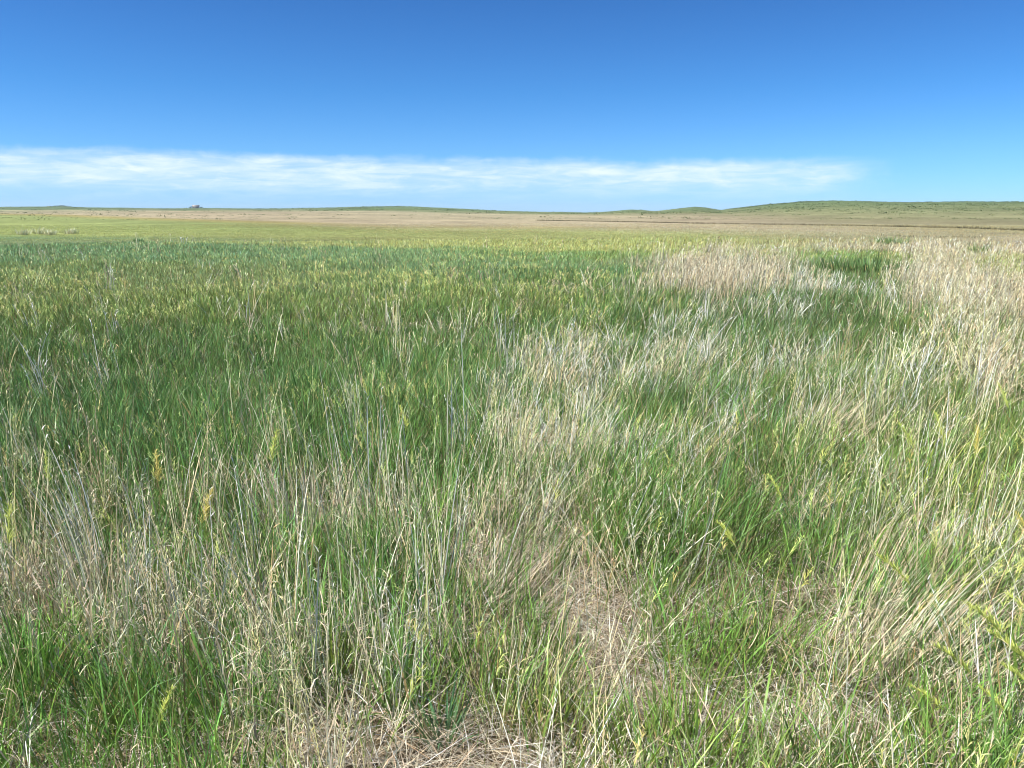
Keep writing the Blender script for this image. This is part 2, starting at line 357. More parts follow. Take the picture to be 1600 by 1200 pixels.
GREEN = Acc(); FARG = Acc(); TUF = Acc()
def leaves(acc, r0, r1, dens, fall, per, seg, hmul=1.0, spread=.05, wmin=.0032, wk=.8):
    cx, cy = scatter(r0, r1, dens / per, fall)
    u, v, z = pixpos(cx, cy)
    tuft = sstep(fbm(cx, cy, .46, 31), .34, .62); tuft = tuft * .93 + .07; ub, vb, _ = pixpos(cx, cy, .06); bare = m_bare(ub, vb)
    keep = rng.random(len(cx)) < np.clip((1 - .95 * bare) * (1 - .45 * m_tan(u, v)) * (1 - .15 * m_straw(u, v)) * (.35 + 1.0 * np.where(np.hypot(cx, cy) < 16, tuft, .65)), .03, 1)
    cx, cy, u, v, bare = cx[keep], cy[keep], u[keep], v[keep], bare[keep]
    n0 = len(cx); r = np.hypot(cx, cy)
    dry_ = np.clip(bare * .8 + m_straw(u, v) * .15, 0, .8)
    lane = m_lane(u, v)[:, None]; nearg = (1 + .06 * sstep(v, 400, 430) * (u < 1000) * (v < 640) + .08 * sstep(v, 640, 900) + .30 * sstep(r, 14, 34) + .06 * (v < 700))[:, None]
    c0 = hsvjit(leafcol(u, v) * (1 - .22 * lane) * nearg * LEAF_GAIN * np.array([1.02, .98, .90]), n0, .34, .13)
    hc = (.15 + .24 * fbm(cx, cy, 1.1, 32)) * np.exp(rng.normal(0, .15, n0)) * (1 - .45 * dry_) * hmul * (1 - .28 * sstep(r, 5, 9) * (u < 950))
    # wind lean field: centre and right lean to the right, left meadow nearly upright
    lean_az = np.interp(u, [0, 500, 900, 1600], [-70, -20, 60, 75]) + rng.normal(0, 50, n0)
    lean_a = np.interp(u, [0, 600, 950, 1600], [7, 7, 15, 14]) + rng.normal(0, 4, n0)
    i = np.repeat(np.arange(n0), per); n = len(i)
    sp_ = spread * np.maximum(1, r[i] / 12)
    ox = rng.normal(0, 1, n); oy = rng.normal(0, 1, n)
    x = cx[i] + ox * sp_; y = cy[i] + oy * sp_
    z = ground(x, y) - .01
    h = hc[i] * np.exp(rng.normal(0, .28, n)); wd = np.maximum(wmin * np.exp(np.clip(rng.normal(0, .3, n), -.7, .45)), wk * PX * r[i])
    wa = R(1) * lean_az[i]; az = np.arctan2(np.sin(wa) + ox * .9, np.cos(wa) + oy * .9) + rng.normal(0, .5, n)
    p0 = np.abs(R(1) * lean_a[i] + rng.normal(0, .16, n)); p1 = np.abs(rng.normal(.6, .45, n)) * np.where(rng.random(n) < .12, 2.4, 1)
    c = hsvjit(c0[i], n, .16, .07)
    dead = rng.random(n) < .10
    c[dead] = hsvjit(np.tile(lin((176, 158, 112)) * .6, (dead.sum(), 1)), dead.sum())
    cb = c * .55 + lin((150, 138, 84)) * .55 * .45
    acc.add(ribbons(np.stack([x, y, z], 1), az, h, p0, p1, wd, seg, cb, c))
leaves(GREEN, 1.1, 6, 3400, 0, 14, 4, 1.0, .045, .0042)
leaves(GREEN, 6, 16, 3600, 1.05, 11, 3, 1.0, .055, .0032, .62)
leaves(GREEN, 1.5, 9, 900, 0, 9, 4, .85, .035, .0085)
leaves(FARG, 16, 45, 4200, 1.2, 8, 2, .62, .07, .0042, .48)
leaves(FARG, 45, 110, 3600, 1.55, 5, 1, .30, .25, .0042, .5)
GREEN.build('meadow_grass', M_GREEN, kind='stuff', label='dense green grass blades covering the near prairie', cat='grass')
FARG.build('distant_meadow_grass', M_GREEN, kind='stuff', label='green grass of the meadow stretching back towards the hills', cat='grass')

# dead stalks: tall pale straws standing or leaning among the green
STRAW = Acc()
straw_cols = np.array([lin(c) for c in [(206, 200, 168), (190, 180, 150), (216, 212, 186), (176, 164, 142), (192, 196, 146), (204, 188, 166)]]) * .82 * np.array([1.04, 1.0, .88])
def straws(r0, r1, dens, fall, per, seg, kind, wk=.62):
    cx, cy = scatter(r0, r1, dens / per, fall)
    u, v, z = pixpos(cx, cy, .45)
    mk = {'scatter': (m_straw(u, v) * (.10 + 1.3 * sstep(fbm(cx, cy, .45, 41), .46, .60)) + .012 + .03 * (v > 700)) * np.where(np.hypot(cx, cy) > 35, .5, 1), 'tall': m_tall(u, v) * (.05 + 1.2 * sstep(fbm(cx, cy, .4, 44), .45, .62)), 'stand': m_tan(u, v) * (.6 + .7 * fbm(cx, cy, .5, 42)), 'sage': m_sage(u, v) * (.05 + 1.3 * sstep(fbm(cx, cy, .45, 43), .47, .54))}[kind]
    keep = rng.random(len(cx)) < mk; cx, cy, u, v = cx[keep], cy[keep], u[keep], v[keep]
    n0 = len(cx); r = np.hypot(cx, cy); i = np.repeat(np.arange(n0), per); n = len(i)
    sp_ = .05 * np.maximum(1, r[i] / 10)
    x = cx[i] + rng.normal(0, 1, n) * sp_; y = cy[i] + rng.normal(0, 1, n) * sp_; z = ground(x, y) - .01
    azc = np.interp(u, [0, 600, 850, 1600], [-75, -50, 60, 70]) + rng.normal(0, 55, n0)
    if kind == 'scatter':
        la = np.abs(np.interp(u, [0, 700, 900, 1600], [6, 7, 22, 25]) + rng.normal(0, 9, n0)); la = la + 22 * (rng.random(n0) < .12)
        h = np.interp(u[i], [0, 700, 900, 1600], [.42, .40, .34, .40]) * np.exp(rng.normal(0, .25, n)); wd0 = .0030; p1 = np.abs(rng.normal(.18, .25, n))
        c0 = straw_cols[rng.integers(0, 6, n0)] * 1.38
    elif kind == 'tall':
        la = np.abs(rng.normal(6, 6, n0)); h = .60 * np.exp(rng.normal(0, .18, n)); wd0 = .0034; p1 = np.abs(rng.normal(.12, .14, n)); c0 = straw_cols[rng.integers(0, 6, n0)] * 1.45
    elif kind == 'stand':
        la = np.abs(rng.normal(7, 4, n0)); h = .46 * np.exp(rng.normal(0, .26, n)); wd0 = .0026; p1 = np.abs(rng.normal(.25, .25, n))
        c0 = np.where(u[:, None] > 1350, lin((206, 194, 160)), lin((210, 196, 164))) * .82
    else:
        la = 22 + rng.normal(0, 13, n0); h = .36 * np.exp(rng.normal(0, .22, n)); wd0 = .0044; p1 = rng.normal(.9, .8, n)
        c0 = np.tile(lin((214, 212, 188)) * .92, (n0, 1))
    c0 = hsvjit(c0, n0, .30, .06); c = hsvjit(c0[i], n, .20, .05)
    wd = np.maximum(wd0 * np.exp(rng.normal(0, .25, n)), wk * PX * r[i])
    az = R(1) * azc[i] + rng.normal(0, {'tall': .45, 'scatter': .75, 'sage': .95, 'stand': .8}[kind], n); p0 = np.abs(R(1) * la[i] + rng.normal(0, .16 if kind in ('sage', 'scatter') else .08, n))
    root = np.stack([x, y, z], 1)
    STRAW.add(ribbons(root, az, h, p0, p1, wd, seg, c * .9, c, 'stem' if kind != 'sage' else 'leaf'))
    if kind == 'scatter' and r0 < 10:     # shrivelled leaves curling off the lower stalks
        sel = np.where(rng.random(n) < .85)[0]; k = len(sel)
        for q in range(3 if r0 < 3 else 2):
            f_ = rng.uniform(.12, .75); B = path(root[sel], az[sel], h[sel], p0[sel], p1[sel], [f_])[:, 0]
            cc = hsvjit(np.array([lin(e) for e in [(218, 206, 182), (204, 182, 156), (184, 166, 146), (208, 208, 172)]])[rng.integers(0, 4, k)] * .9, k, .2, .06)
            STRAW.add(ribbons(B, rng.uniform(0, 6.28, k), rng.uniform(.03, .11, k), rng.uniform(.1, 1.3, k), rng.normal(1.2, 1.6, k), np.maximum(.0042, .6 * PX * r[i[sel]]) * np.exp(rng.normal(0, .3, k)), 4, cc, cc, 'leaf'))
    if kind != 'sage':        # empty husks near the tips
        sel = np.where(rng.random(n) < .45)[0]
        T_ = path(root[sel], az[sel], h[sel], p0[sel], p1[sel], [.80, .87, .93, .98])
        for q in range(4):
            k = len(sel)
            STRAW.add(ribbons(T_[:, q], az[sel] + rng.normal(0, 1.2, k), rng.uniform(.014, .032, k) * np.maximum(1, wd[sel] / .004), rng.uniform(.15, .9, k), rng.uniform(.2, 1.2, k),
                              wd[sel] * 1.25, 2, c[sel], c[sel] * .95, 'spike'))
straws(1.1, 6, 620, 0, 11, 5, 'scatter'); straws(6, 20, 560, .9, 8, 4, 'scatter', .68); straws(20, 44, 400, 1.35, 4, 2, 'scatter', .4)
straws(1.2, 9, 150, 0, 6, 5, 'tall')
straws(6, 20, 700, 1.1, 6, 3, 'stand', .5); straws(20, 46, 1300, 1.2, 6, 2, 'stand', .40)
straws(4, 12, 640, .6, 11, 5, 'sage', .8); straws(12, 40, 760, 1.0, 9, 4, 'sage', .62)
STRAW.build('dead_standing_grass', M_DRY, kind='stuff', label='bleached dead grass stalks standing and leaning among the green', cat='dry grass')

# straw litter lying on the ground
LIT = Acc()
for r0, r1, dens, fall, seg in ((1.1, 6, 4200, 0, 3), (6, 18, 2200, 1.3, 2)):
    x, y = scatter(r0, r1, dens, fall); u, v, z = pixpos(x, y, .08)
    keep = rng.random(len(x)) < (.36 + .9 * m_bare(u, v)) + .3 * m_straw(u, v); x, y, z = x[keep], y[keep], z[keep]; n = len(x); r = np.hypot(x, y)
    c = hsvjit(np.array([lin(q) for q in [(208, 198, 174), (190, 176, 150), (216, 210, 194), (168, 150, 126), (182, 174, 160)]])[rng.integers(0, 5, n)] * .88, n, .25, .06)
    LIT.add(ribbons(np.stack([x, y, z + rng.uniform(.003, .07, n)], 1), rng.uniform(0, 6.28, n), rng.uniform(.06, .30, n), rng.uniform(1.1, 1.65, n), rng.normal(.15, .25, n),
                    np.maximum(.0030, .6 * PX * r) * np.exp(rng.normal(0, .3, n)), seg, c, c * .95, 'leaf', face=rng.uniform(0, 6.28, n)))
LIT.build('straw_litter', M_DRY, kind='stuff', label='flattened pale straw litter lying on the soil between the tufts', cat='straw')

# seed heads
SEED = Acc()
def heads(r0, r1, dens, fall, nsp, seg, hm=1.0):
    x, y = scatter(r0, r1, dens, fall); u, v, z = pixpos(x, y, .5)
    keep = rng.random(len(x)) < m_yel(u, v) * (.10 + 1.3 * sstep(fbm(x, y, 1.5, 51), .48, .68)) + .015; x, y, z, u = x[keep], y[keep], z[keep], u[keep]; n = len(x); r = np.hypot(x, y)
    root = np.stack([x, y, z - .01], 1)
    az = R(1) * np.interp(u, [0, 700, 1000, 1600], [-75, -30, 40, 60]) + rng.normal(0, .6, n)
    h = .40 * np.exp(rng.normal(0, .14, n)) * hm; p0 = np.abs(rng.normal(.12, .09, n)); p1 = np.abs(rng.normal(.55, .3, n))
    wd = np.maximum(.0022, .5 * PX * r)
    cs = hsvjit(np.tile(lin((150, 168, 88)) * .85, (n, 1)), n)
    ch = hsvjit(np.where(rng.random(n)[:, None] < .3, lin((202, 192, 122)), lin((188, 200, 114))) * .92, n, .14, .06)
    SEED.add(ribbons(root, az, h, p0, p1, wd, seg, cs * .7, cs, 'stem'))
    tt = np.linspace(.76, 1.0, nsp); P = path(root, az, h, p0, p1, tt)
    big = np.maximum(1, wd / .0066)
    for q in range(nsp):
        SEED.add(ribbons(P[:, q], az + rng.normal(0, .9, n), rng.uniform(.022, .050, n) * big * (1.2 - .6 * q / nsp), rng.uniform(.2, .9, n), rng.uniform(.6, 1.8, n), np.maximum(.0042, .50 * PX * r), 2, ch, ch, 'spike'))
heads(1.3, 6, 230, 0, 16, 4); heads(6, 18, 130, .9, 8, 3, .85); heads(18, 36, 140, 1.1, 4, 2, .75)
SEED.build('seeding_grass', M_GREEN, kind='stuff', label='yellow green seed heads of grass nodding above the meadow', cat='seed heads')

# dark sedge along the old ditch that crosses the far pasture
def poly(us, vs_, step=.35):
    P = np.array([at(a, b, 0) for a, b in zip(us, vs_)]); d = np.concatenate([[0], np.cumsum(np.hypot(*np.diff(P, axis=0).T))])
    t = np.arange(0, d[-1], step); return np.interp(t, d, P[:, 0]), np.interp(t, d, P[:, 1])
DIT = Acc()
for us, vs_, hh, dn in (([840, 1000, 1100, 1250, 1400, 1500, 1600, 1800], [344.6, 347.2, 349.5, 351.8, 354.5, 357, 360.6, 367], .22, 28), ([1385, 1440, 1540], [370, 371, 370.6], .16, 12)):
    lx, ly = poly(us, vs_); i = np.repeat(np.arange(len(lx)), dn); n = len(i)
    x = lx[i] + rng.normal(0, .18, n); y = ly[i] + rng.normal(0, .3, n); z = ground(x, y) - .01
    gap = vnoise(x, y, 5, 3) * .6 + .6
    c = hsvjit(np.tile(lin((88, 80, 54)) * .5, (n, 1)), n, .3, .1)
    DIT.add(ribbons(np.stack([x, y, z], 1), rng.uniform(0, 6.28, n), hh * gap * np.exp(rng.normal(0, .3, n)), np.abs(rng.normal(.1, .15, n)), np.abs(rng.normal(.3, .3, n)), np.full(n, .07), 1, c, c))
DIT.build('ditch_sedge', M_GREEN, kind='stuff', label='thin dark line of sedge along a ditch across the far pasture', cat='sedge')

# low scrub dotting the hills and the far pasture
HS = Acc()
q = 26000; th = rng.uniform(R(-42), R(42), q); rr2 = np.exp(rng.uniform(math.log(170), math.log(2300), q)); x = rr2 * np.sin(th); y = rr2 * np.cos(th)
uu2 = 800 + F * np.tan(th) / cp; k_ = (rng.random(q) < .10 + .9 * sstep(fbm(x, y, 90, 71), .48, .62)) & (rr2 < np.interp(th, PTH, PR)) & ((uu2 > 1000) | (rng.random(q) < .28))
x, y, rr2 = x[k_], y[k_], rr2[k_]; i = np.repeat(np.arange(len(x)), 6); n = len(i); sz = np.exp(rng.normal(0, .35, len(x)))[i] * .0009 * rr2[i] ** .98
x = x[i] + rng.normal(0, 1, n) * sz * 1.6; y = y[i] + rng.normal(0, 1, n) * sz * 1.6
c = hsvjit(np.tile(lin((112, 130, 80)) * .62, (n, 1)), n, .25, .10)
HS.add(ribbons(np.stack([x, y, ground(x, y) - .05], 1), rng.uniform(0, 6.28, n), sz * rng.uniform(.35, .9, n), np.abs(rng.normal(.3, .3, n)), rng.uniform(.2, 1, n), sz * 1.1, 2, c, c, 'leaf'))
HS.build('hill_scrub', M_GREEN, kind='stuff', label='low olive scrub dotted over the far hills and pasture', cat='scrub')

# ------------------------------------------------------------------ plants that can be told apart
def tube(P, r0, r1, sides=6):
    """round tapering stem along the points P"""
    P = np.asarray(P, float); k = len(P); d = np.gradient(P, axis=0); d /= np.linalg.norm(d, axis=1)[:, None]
    a = np.cross(d, [0.3, 1, 0.1]); a /= np.linalg.norm(a, axis=1)[:, None]; b = np.cross(d, a)
    rad = np.linspace(r0, r1, k)[:, None, None]; ang = np.arange(sides) * 2 * math.pi / sides
    V = (P[:, None] + rad * (np.cos(ang)[None, :, None] * a[:, None] + np.sin(ang)[None, :, None] * b[:, None])).reshape(-1, 3)
    T = []
    for i in range(k - 1):
        for j in range(sides):
            p, q = i * sides + j, i * sides + (j + 1) % sides
            T += [(p, q, q + sides), (p, q + sides, p + sides)]
    return V, np.array(T)
def root_for(u, v, h, az, p0, p1):
    """ground spot so that a stem of this length and lean has its tip where the photograph shows it"""
    tip = path(np.zeros((1, 3)), np.array([az]), np.array([h]), np.array([p0]), np.array([p1]), [1.0])[0, 0]
    x, y = at(u, v, tip[2]); x -= tip[0]; y -= tip[1]
    return x, y, float(ground(x, y))
A1 = lambda *a: [np.array([q], float) for q in a]
def spikelets(P, az, c, size, n_per, droop=.8, splay=.9):
    acc = Acc(); k = len(P)
    for q in range(n_per):
        acc.add(ribbons(P, az + rng.normal(0, splay, k), rng.uniform(.75, 1.25, k) * size * np.linspace(1.2, .55, k), rng.uniform(.2, 1.0, k), rng.uniform(.4, 1.4, k) * droop,
                        np.full(k, .0031) * rng.uniform(.7, 1.3, k), 3, np.tile(c, (k, 1)) * rng.uniform(.8, 1.2, (k, 1)), np.tile(c, (k, 1)) * rng.uniform(.85, 1.2, (k, 1)), 'spike'))
    return acc
def seed_stalk(label, u, v, h, az, p0, p1, col=(196, 204, 104), dense=26):
    az = R(az); x, y, z = root_for(u, v, h, az, p0, p1)
    t = thing('seeding_grass_stalk', label, 'grass stalk', (x, y, z), 'grass stalks with yellow green seed heads')
    O = np.zeros((1, 3)); O[0, 2] = -.01
    P = path(O, *A1(az, h, p0, p1), np.linspace(0, 1, 12))[0]
    V, T = tube(P, .0014, .0006); put('stem', V, T, np.tile(lin((140, 160, 84)) * .85, (len(V), 1)), M_GREEN, t, smooth=True)
    S = path(O, *A1(az, h, p0, p1), np.linspace(.68, 1.0, dense))[0]
    a = spikelets(S, np.full(dense, az), lin(col) * .88, h * rng.uniform(.07, .12), 4, .9, .8); put('seed_head', np.vstack(a.V), np.vstack(a.T), np.vstack(a.C), M_GREEN, t)
    for f in (.18, .38):
        B = path(O, *A1(az, h, p0, p1), [f])[0]
        c = hsvjit(np.array([lin((104, 146, 72)) * .9]), 1)
        V, T, Cc = ribbons(B, np.array([az + random.uniform(-2, 2)]), np.array([h * .42]), np.array([.35]), np.array([1.1]), np.array([.0065]), 6, c * .9, c, 'leaf'); put('leaf', V, T, Cc, M_GREEN, t)
SEEDS = [
 ("yellow green seed head fanned out to the left above the bleached straws at right", 1372, 868, .46, -60, .15, 1.0),
 ("bright yellow green seed head hanging at the right edge beside dark green blades", 1548, 985, .44, -62, .12, 1.1),
 ("long yellow green seed head arching left just under the right edge cluster", 1512, 940, .46, -70, .2, .9),
 ("small yellow seed head low near the bottom right corner above flattened straw", 1532, 1075, .36, -50, .2, .9),
 ("golden seed head cut by the right edge of the view, highest of the near ones", 1590, 800, .50, -30, .08, .7),
 ("yellow green seed head in the middle of the thinner grass right of the worn patch", 1122, 822, .38, -40, .12, 1.0),
 ("pale yellow seed head leaning left over the grey leaning straws at right", 1420, 1070, .36, -65, .2, 1.1),
 ("upright yellow green seed head among the tall straws on the far right", 1462, 645, .52, -20, .05, .6),
 ("ochre tinted seed head standing right of the upright straws on the far right", 1528, 662, .52, 20, .08, .6),
 ("yellow green seed head rising at the left edge of the view above green blades", 14, 785, .50, -15, .06, .5),
 ("ochre seed head on an upright stem among tall straws at left", 243, 700, .50, -25, .06, .6),
 ("small yellow seed head deep in the green blades at lower left", 268, 1072, .30, 20, .1, .7),
 ("yellow green seed head right of the tallest pair of straws at left", 432, 668, .52, 15, .05, .5),
 ("loose yellow green seed head left of centre with its tip bent over", 625, 632, .52, -30, .08, .9),
]
for q in SEEDS: seed_stalk(*q, col=(206, 192, 104) if 'ochre' in q[0] or 'golden' in q[0] else (196, 206, 104))

MORE = [("drooping yellow green seed head low beside the dark green clump at far right", 1570, 1040, .42, -65, .18, 1.0),
 ("yellow green seed head topping the dark clump at the right edge", 1575, 925, .46, -45, .1, 1.0),
 ("slim yellow green seed head between two bleached tussocks at right", 1462, 1005, .40, -70, .2, 1.0),
 ("yellow green seed head over green blades right of the worn patch", 1200, 745, .42, -30, .1, .9),
 ("bright yellow green seed head standing left of the far right pair", 1405, 660, .50, -35, .08, .8),
 ("pale yellow green seed head farthest back among the right hand straws", 1560, 600, .55, -20, .06, .7),
 ("yellow green seed head just inside the left edge above straw tips", 70, 700, .50, -30, .08, .6),
 ("small ochre seed head in the gap between the tall straws at left", 330, 760, .46, 15, .08, .7)]
for q in MORE: seed_stalk(*q, col=(206, 192, 104) if 'ochre' in q[0] else (192, 204, 104))
def straw_stalk(label, u, v, h, az, p0, p1, col=(206, 196, 156)):
    az = R(az); x, y, z = root_for(u, v, h, az, p0, p1)
    t = thing('dry_grass_stalk', label, 'dry stalk', (x, y, z), 'tall bleached grass stalks')
    O = np.zeros((1, 3)); O[0, 2] = -.01
    P = path(O, *A1(az, h, p0, p1), np.linspace(0, 1, 12))[0]
    V, T = tube(P, .0021, .0008); put('stem', V, T, np.tile(lin(col) * .92, (len(V), 1)), M_DRY, t, smooth=True)
    S = path(O, *A1(az, h, p0, p1), np.linspace(.80, 1.0, 14))[0]
    a = spikelets(S, np.full(14, az), lin((196, 178, 140)) * .85, .022, 2, .5, 1.4); put('husk', np.vstack(a.V), np.vstack(a.T), np.vstack(a.C), M_DRY, t)
    B = path(O, *A1(az, h, p0, p1), [.3])[0]; c = np.array([lin((190, 170, 128)) * .8])
    V, T, Cc = ribbons(B, np.array([az + random.uniform(-2.5, 2.5)]), np.array([h * .35]), np.array([.5]), np.array([1.6]), np.array([.005]), 6, c, c, 'leaf'); put('dry_leaf', V, T, Cc, M_DRY, t)
STALKS = [
 ("straight bleached straw, the tallest upright one at left of the view", 148, 632, .62, -20, .02, .10),
 ("pale straw leaning left beside the tallest upright straw at left", 46, 668, .60, -75, .18, .12),
 ("pale straw tilted left, crossing the green blades near the left edge", 4, 830, .56, -80, .22, .15),
 ("long cream straw tilted left through the middle of the left foreground", 183, 770, .58, -75, .20, .14),
 ("bleached straw with bent tip above the dark green meadow at left", 268, 580, .60, -60, .12, .25),
 ("tall cream straw at the left of a pair standing before the dark meadow", 385, 585, .62, -50, .08, .15),
 ("tall cream straw at the right of a pair standing before the dark meadow", 412, 605, .60, -30, .05, .10),
 ("slender straw leaning left over the green meadow left of centre", 512, 600, .62, -70, .14, .10),
 ("thin tan straw standing just left of the centre of the view", 590, 602, .58, -60, .12, .12),
 ("pale straw standing at the left rim of the worn straw strip", 622, 700, .52, -20, .05, .2),
 ("cream straw rising from the worn straw strip in the middle", 726, 690, .50, 30, .04, .2),
 ("single thin upright straw before the leaning straws at right", 1361, 925, .42, 10, .02, .06),
 ("long pale straw lying diagonally over the flattened straw at lower right", 1482, 985, .66, 68, .98, .1),
 ("pale straw leaning steeply right above the dark gap at right", 1425, 885, .58, 66, .60, .15),
 ("cream straw standing among upright straws close to the right edge", 1512, 770, .56, 20, .04, .08),
 ("thin tan straw lying low across the bottom between two green tufts", 1068, 1120, .52, 70, 1.05, .1),
]
for q in STALKS: straw_stalk(*q)

def clump(name, label, cat, u, v, n, h, wd, col, rad, base=(168, 148, 92), lean=(0, .1), splay=1.0, m=None, group=None, dead=.12, part='leaf_blade'):
    """one plant: blades fanning out of one root; the outer blades are separate parts"""
    x, y = at(u, v, .0); z = float(ground(x, y)); t = thing(name, label, cat, (x, y, z), group)
    def make(nn, seg=6, big=1.0):
        ox = np.clip(rng.normal(0, 1, nn), -1.6, 1.6); oy = np.clip(rng.normal(0, 1, nn), -1.6, 1.6)
        root = np.stack([ox * rad, oy * rad, ground(x + ox * rad, y + oy * rad) - z - .01], 1)
        wa = R(lean[0]); az = np.arctan2(np.sin(wa) * lean[1] * 8 + ox, np.cos(wa) * lean[1] * 8 + oy)
        c = hsvjit(np.tile(lin(col) * .92, (nn, 1)), nn, .2, .07)
        dd = rng.random(nn) < dead; c[dd] = lin((196, 176, 126)) * .75
        return ribbons(root, az, h * big * np.exp(rng.normal(0, .22, nn)), np.abs(lean[1] + .12 * np.hypot(ox, oy) * splay + rng.normal(0, .08, nn)), np.abs(rng.normal(.55, .35, nn)) * splay,
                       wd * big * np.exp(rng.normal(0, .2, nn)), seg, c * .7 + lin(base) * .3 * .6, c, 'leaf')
    V, T, Cc = make(n); put('leaf_clump', V, T, Cc, m or M_GREEN, t)
    for k in range(7): V, T, Cc = make(1, 8, 1.12); put(part, V, T, Cc, m or M_GREEN, t)
GT = 'green grass tufts in the foreground'
for a in [
 ("bright green broad bladed tuft at the left edge of the foreground", 60, 1090, 95, .24, .0085, (112, 166, 70), .05),
 ("blue green tuft of broad blades in the lower left foreground", 205, 1110, 90, .24, .0085, (92, 142, 84), .045),
 ("bright lime green tuft low in the left foreground", 100, 1010, 60, .2, .008, (128, 184, 76), .04),
 ("dense mid green tuft standing above the brown straw patch at bottom left", 370, 1130, 110, .25, .0075, (96, 148, 70), .06),
 ("narrow blue green tuft between the two straw patches at the bottom", 694, 1165, 46, .17, .0085, (84, 130, 88), .025),
 ("olive green tuft left of centre at the rim of the bottom straw patch", 520, 1075, 70, .2, .007, (112, 138, 58), .05),
 ("mid green tuft at the bottom edge right of the worn straw strip", 1045, 1185, 110, .2, .0065, (116, 154, 62), .07),
 ("olive green tuft near the bottom centre rooted in pale straw", 850, 1150, 70, .18, .006, (134, 148, 76), .05),
 ("dark green tuft behind the worn straw patch in the middle", 990, 905, 110, .24, .007, (84, 126, 46), .07),
 ("fresh green tuft above the middle of the foreground", 915, 800, 90, .24, .0075, (92, 148, 52), .06),
 ("dark green clump behind the flattened straw at lower right", 1500, 1080, 120, .26, .0075, (78, 128, 60), .06),
 ("blue green tuft amid the thin grass right of the worn patch", 1260, 860, 80, .24, .007, (84, 140, 88), .05),
 ("mid green tuft above the white straw heap at lower right", 1290, 1100, 80, .2, .0065, (98, 134, 66), .06),
 ("bright green upright tuft in the grey leaning grass right of centre", 1188, 700, 90, .32, .0085, (100, 160, 84), .06)]:
    clump('grass_tuft', a[0], 'grass tuft', *a[1:], group=GT)
DT = 'bleached dead tussocks among the green grass'
for a in [
 ("bleached tussock leaning right, largest in the lower right", 1400, 1065, 230, .42, .0042, (206, 196, 166), .13, (188,150,110), (66, .62)),
 ("grey bleached tussock leaning right above the lower right one", 1385, 960, 190, .38, .0042, (196, 184, 156), .13, (188,150,110), (62, .45)),
 ("greyish tussock of dead stalks fanning right from the worn strip", 775, 960, 170, .30, .0036, (190, 180, 156), .13, (188,150,110), (64, .45)),
 ("tan tussock of thin dead stalks in the bottom middle", 790, 1110, 190, .26, .0032, (198, 184, 150), .13, (188,150,110), (10, .08)),
 ("pale tussock leaning right in the middle distance right of centre", 1270, 700, 200, .42, .006, (196, 184, 156), .13, (188,150,110), (64, .45)),
 ("matted grey brown tussock right of centre with bent over stalks", 1090, 735, 190, .36, .0055, (180, 166, 142), .13, (188,150,110), (60, .7)),
 ("upright pinkish cream tussock in the left half of the view", 470, 850, 150, .44, .004, (206, 190, 164), .13, (188,150,110), (-60, .08)),
 ("upright pale tussock close to the left edge of the foreground", 150, 960, 110, .40, .004, (200, 184, 160), .13, (188,150,110), (-60, .08))]:
    clump('dead_tussock', a[0], 'dead tussock', *a[1:8], base=a[8], lean=a[9], m=M_DRY, dead=.0, group=DT, splay=.9, part='dead_blade')

# ------------------------------------------------------------------ shrubs and trees, small in the picture
M_BUSH = mat_attr('bush_leaf', .6, .2, 1.0, .2); M_BARK = mat_attr('bark', .9, 0, 1.0, .1)
def bush(name, label, cat, u, v, wpx, hpx, R_=None, col=(84, 110, 60), n=260, trunk=True, group=None, z=None):
    if R_ is None:
        x, y = at(u, v, 0); r = math.hypot(x, y)
    else:
        dx, dy, dz = ray(u, v); q = R_ / math.hypot(dx, dy); x, y, r = float(dx * q), float(dy * q), R_
    z = float(ground(x, y)); W = wpx * r / F; H = hpx * r / F
    t = thing(name, label, cat, (x, y, z - .02 * H), group)
    lob = [(rng.uniform(-.32, .32) * W, rng.uniform(-.3, .3) * W, H * rng.uniform(.22, .62), rng.uniform(.26, .38)) for _ in range(7)]
    Vs = []; Ts = []; Cs = []
    for i in range(n):
        lx, ly, lz, lr = lob[i % 7]; d = rng.normal(0, 1, 3); d /= np.linalg.norm(d); d *= rng.random() ** .4 * lr
        c = np.array([lx + d[0] * W, ly + d[1] * W, max(.06 * H, lz + d[2] * H)]); s_ = .075 * (W * H) ** .5 * rng.uniform(.6, 1.3)
        a = rng.normal(0, 1, 3); a /= np.linalg.norm(a); b = np.cross(a, rng.normal(0, 1, 3)); b /= np.linalg.norm(b)
        k = len(Vs) * 4; Vs.append([c - a * s_, c + b * s_ * .6, c + a * s_, c - b * s_ * .6]); Ts += [(k, k + 1, k + 2), (k, k + 2, k + 3)]
        Cs.append(np.tile(lin(col) * .6 * rng.uniform(.7, 1.3), (4, 1)))
    put('crown' if trunk else 'foliage', np.vstack(Vs), np.array(Ts), np.vstack(Cs), M_BUSH, t)
    acc_V = []; acc_T = []; off = 0
    for k in range(1 + 4):
        if k == 0: P = [(0, 0, 0), (.01 * W, 0, .3 * H), (0, .01 * W, .6 * H)]; r0 = .035 * W
        else:
            l = lob[k]; P = [(0, 0, .15 * H), (l[0] * .5, l[1] * .5, l[2] * .7), (l[0], l[1], l[2] + .1 * H)]; r0 = .018 * W
        V, T = tube(P, r0, r0 * .35); acc_V.append(V); acc_T.append(T + off); off += len(V)
    put('trunk' if trunk else 'stem', np.vstack(acc_V), np.vstack(acc_T), np.tile(lin((96, 82, 66)) * .6, (off, 1)), M_BARK, t)
bush('tree', 'small dark tree left of the far farm building on the skyline', 'tree', 298, 323.5, 6, 3.4, 2420, group='trees on the far skyline')
bush('tree', 'small dark tree right of the far farm building on the skyline', 'tree', 313.5, 323.5, 6, 2.8, 2420, group='trees on the far skyline')
